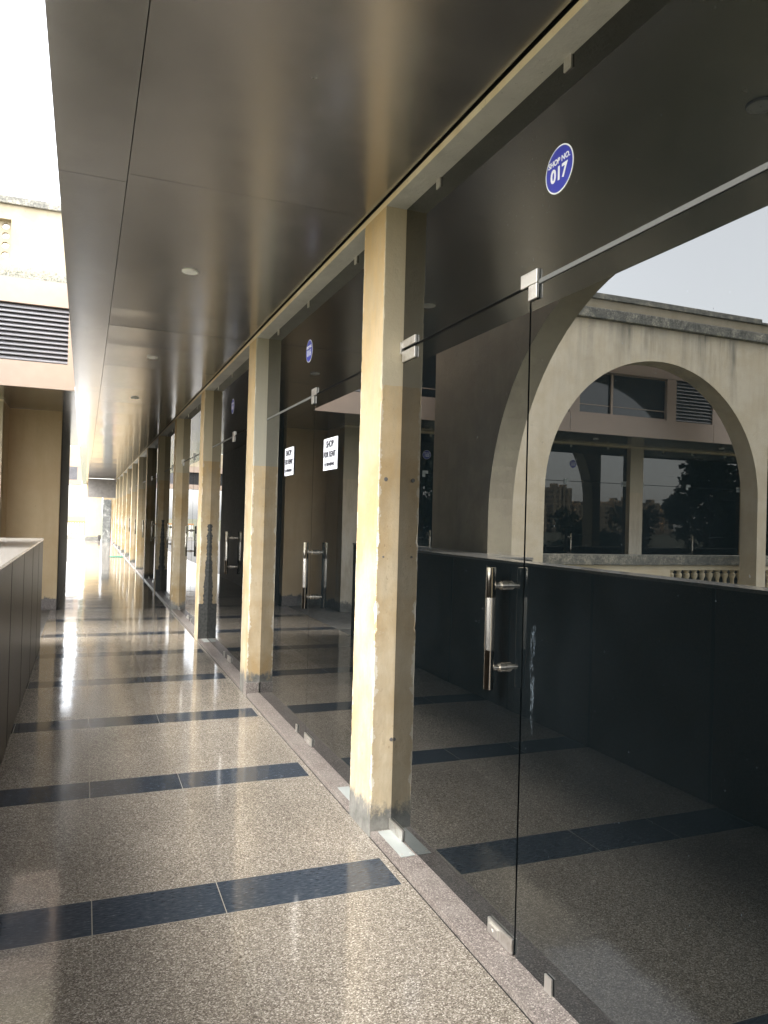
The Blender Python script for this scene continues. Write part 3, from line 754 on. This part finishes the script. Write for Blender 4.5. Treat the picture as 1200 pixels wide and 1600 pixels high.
# wing shopfronts
def wing_front(x1, x0, lab, num=None):
    yg = 11.14
    t = thing("glass_shopfront", ((x0+x1)/2, yg, 0), lab, "shopfront", "glass shopfronts of the wing")
    zt = 2.194; j = x0+1.30
    b = MB(); b.box(x0, x1, yg, yg+.012, zt+.005, 2.838); b.build("transom_panel", GLASS, t)
    b = MB(); b.box(x0+.002, j-.003, yg, yg+.012, .03, zt-.005); d = b.build("glass_door", GLASS, t)
    b = MB(); b.box(j+.003, x1-.002, yg+.001, yg+.012, .03, zt-.005); b.build("side_panel", GLASS, t)
    b = MB(); b.box(x0, x1, yg+.015, yg+.03, .0, 2.83); b.build("dark_backing", GAP, t)
    hb = MB(); handle(hb, yg-.07, j-.07, .868, 1.272, yg, 'Y'); hb.build("door_handle", STAINLESS, d, smooth=True)
    b = MB(); b.box(j-.05, j+.05, yg-.01, yg-.0005, zt-.002, zt+.045); b.box(j+.0, j+.05, yg-.01, yg-.0005, zt-.055, zt-.003); b.build("corner_patch", ALU, t)
    for xx in (x0, x1-.1):
        b = MB(); b.box(xx+.01, xx+.10, yg-.01, yg-.0005, zt+.004, zt+.045); b.box(xx+.01, xx+.10, yg-.01, yg-.0005, zt-.05, zt-.008); b.build("pivot_patch", ALU, t)
    for xx in (x0+.4, x0+1.2, x0+1.9):
        b = MB(); b.box(xx, xx+.04, yg-.008, yg-.0005, 2.795, 2.836); b.build("glass_clamp", ALU, t)
wl = ["wing shopfront seen in the narrow mirrored gap beside the arch pier", "wing shopfront left of the pillar, hidden behind the mirrored arch pier", "wing shopfront in the left half of the mirrored arch, showing distant towers",
      "wing shopfront in the right half of the mirrored arch, showing a big tree", "wing shopfront at the far end of the terrace"]
wl = ["wing shopfront at the corridor end, seen mirrored in the gap beside the arch pier", "wing shopfront behind the mirrored arch pier", "wing shopfront in the left half of the mirrored arch, reflecting distant towers",
      "wing shopfront in the right half of the mirrored arch, reflecting a big tree", "farthest wing shopfront, at the terrace end"]
for i in range(5):
    xr = -1.03-2.72*i-.29; wing_front(xr, xr-2.43, wl[i])
for i, (x, lab) in enumerate(((-2.47, "round blue sticker mirrored small beside the dark arch pier"), (-5.3, "round blue sticker seen mirrored through the far arch"))):
    sticker(x, 11.139, 2.50, ("021", "020")[i], lab, 'N')
for i in range(5):
    x = -2.5-2.72*i
    b = MB(); b.lathe([(.002, 2.858), (.034, 2.858), (.046, 2.858), (.048, 2.871)], x, 10.4, 0, 20)
    tag(b.build("downlight", WHITE, smooth=True, origin=(x, 10.4, 2.858)), ["small white downlight in the wing soffit nearest the corridor", "small white downlight second along the wing soffit", "small white downlight third along the wing soffit", "small white downlight fourth along the wing soffit", "small white downlight farthest along the wing soffit"][i], "downlight", "downlights in the wing soffit")

# ------------------------------------------------------------------ far end of the corridor
pier = thing("end_pier", (.4, 42, 0), "plain cream pier closing the far end of the corridor", "pier")
b = MB(); b.box(.05, .80, 41.2, 42.4, 0, 2.86, 0, .01); b.build("pier_body", WALLI, pier)
b = MB(); b.box(.66, .79, 40.6, 41.15, 0, .28, 0, .01); tag(b.build("cable_box", DARKROUGH, origin=(.72, 40.9, 0)), "small dark box on the floor against the far cream pier", "box")
b = MB(); b.box(.80, 1.16, 38.3, 38.5, 0.0, 2.05, 0, .004)
tag(b.build("marble_slab", MARB, origin=(.98, 38.4, 0)), "mottled grey marble slab upright at the corridor end", "slab")
b = MB(); b.box(.82, 1.2, 38.52, 38.7, 0, 2.6); tag(b.build("end_wall", WALLI, origin=(1, 38.6, 0)), "cream end wall behind the marble slab", "wall")
b = MB(); b.box(1.15, 1.20, 36.6, 36.75, 0, .6, 0, .02); tag(b.build("hanging_cloth", RED, origin=(1.16, 36.7, 0)), "faded pink cloth hanging by the marble slab", "cloth")
b = MB(); b.box(.105, 1.222, 34.60, 34.66, 2.06, 2.862, 0, .004)
tag(b.build("hanging_bulkhead", plain("dull_metal_panel", (.25, .235, .22), .45, .3, .15), origin=(.66, 34.6, 2.06)), "dull grey metal panel hanging under the ceiling at the far end", "panel")
b = MB(); b.box(.80, 1.19, 25.6, 26.3, .001, .012, 0, .002); tag(b.build("door_mat", GREEN, origin=(1, 26, 0)), "small green mat on the floor by the far shops", "mat")
rail = thing("railing", (-.5, 43.1, 0), "white barred railing with rusty top rail at the bright corridor end", "railing")
b = MB(); b.box(-3, .05, 43.02, 43.1, .86, .93); b.build("top_rail", RUST, rail)
b = MB(); b.box(-3, .05, 42.98, 43.14, 0, .20); b.build("kerb", CONC, rail)
for i in range(24):
    x = -2.95+i*.125
    b = MB(); b.box(x, x+.05, 43.03, 43.09, .2, .86); b.build("baluster", RAILW, rail)
fc = thing("far_canopy", (-6, 43.5, 0), "distant tan canopy with louvres beyond the corridor end", "canopy")
b = MB(); b.box(-14, -.18, 43.3, 43.36, 2.86, 3.12); b.box(-14, -.18, 43.3, 43.36, 3.80, 4.12); b.box(-.42, -.18, 43.31, 43.36, 3.12, 3.80); b.build("fascia", TAN, fc)
b = MB()
for i in range(11):
    z = 3.14+i*.06; b.box(-2, -.42, 43.31, 43.34, z, z+.03)
b.build("louvre_panel", LOUV, fc)
b = MB(); b.box(-14, -.18, 43.4, 44.6, 2.88, 4.11); b.build("dark_fill_behind_fascia", GAP, fc)  # near-black block painting in the shade behind the far fascia
b = MB(); b.box(-14, -.18, 43.37, 44.6, 4.13, 4.9); b.build("roof_parapet", WALLU, fc)

# ------------------------------------------------------------------ trees and towers behind the viewer, seen twice mirrored
def tree(x, y, z0, h, r, lab, n=2600, seed=0):
    rnd = random.Random(seed); t = thing("tree", (x, y, z0), lab, "tree", "trees beyond the court")
    b = MB(); th = h*.45
    b.tube((x, y, z0), (x, y, z0+th), .05*r+.08, .03*r+.05, n=10)
    cl = []
    for i in range(16):
        a = rnd.uniform(0, 2*PI); u = rnd.uniform(-.75, 1); rr = r*.72*math.sqrt(max(.05, 1-u*u))*rnd.uniform(.5, 1)
        c = Vector((x+rr*math.cos(a), y+rr*math.sin(a), z0+h*.64+u*h*.30)); cl.append((c, r*rnd.uniform(.26, .44)))
        b.tube((x, y, z0+th*rnd.uniform(.7, 1)), c, .035*r*.6+.02, .01, n=5)
    b.build("trunk", BARK, t)
    b = MB()
    for i in range(n):
        c, cr = rnd.choice(cl); d = Vector((rnd.gauss(0, 1), rnd.gauss(0, 1), rnd.gauss(0, 1))).normalized()*cr*rnd.random()**.4
        p = c+d; s = rnd.uniform(.10, .22)*(r/3+.4); a = Vector((rnd.gauss(0, 1), rnd.gauss(0, 1), rnd.gauss(0, 1))).normalized(); e = a.orthogonal().normalized()
        b.face([p+a*s, p+e*s*.6, p-a*s, p-e*s*.6])
    b.build("crown", WOODLEAF, t)
tree(-36.0, -16, -3.5, 9.6, 3.9, "large dense tree mirrored in the right half of the far shopfront", 5200, 1)
tree(-41.5, -17, -3.5, 8.9, 3.4, "large tree beside the biggest one, mirrored at the right", 3600, 2)
for i, (x, h, r) in enumerate(((-21.5, 5.2, 2.0), (-24.6, 5.5, 2.2), (-27.6, 5.1, 2.0), (-30.5, 6.6, 2.1))):
    tree(x, -16-i*.5, -3.5, h, r, ["low bushy tree mirrored under the towers, first from the left", "low bushy tree mirrored under the towers, second", "low bushy tree mirrored under the towers, third", "taller thin tree mirrored beside the wing pillar"][i], 1900, 10+i)
tree(-14.5, -16, -3.5, 9.3, 2.8, "dark tree mirrored in the narrow gap by the arch pier", 3000, 20)
tw = [(-560, 38), (-540, 72), (-527, 70), (-505, 34), (-485, 44), (-466, 41), (-450, 30), (-430, 46), (-412, 43), (-395, 38), (-372, 45), (-340, 30)]
tw = [(x_, h_*.62) for x_, h_ in ((-262+0, 22), (-272, 23), (-284, 42), (-291, 41), (-302, 24), (-312, 28), (-322, 25), (-333, 29), (-343, 31), (-353, 27), (-364, 30), (-376, 24))]
for i, (x, h) in enumerate(tw):
    b = MB(); b.box(x-4, x+4, -405, -395, -3.5, h); b.box(x-1.5, x+1.5, -403, -398, h, h+2.5); b.box(x-2.6, x-.6, -394.6, -394.9, -3.5, h)
    tag(b.build("tower_block", TOWER, origin=(x, -400, -3.5)), "distant sandy tower block on the skyline, mirrored small in the far shopfront", "tower", "distant tower blocks")
for o in list(bpy.data.objects):
    if '_o' in o: del o['_o']
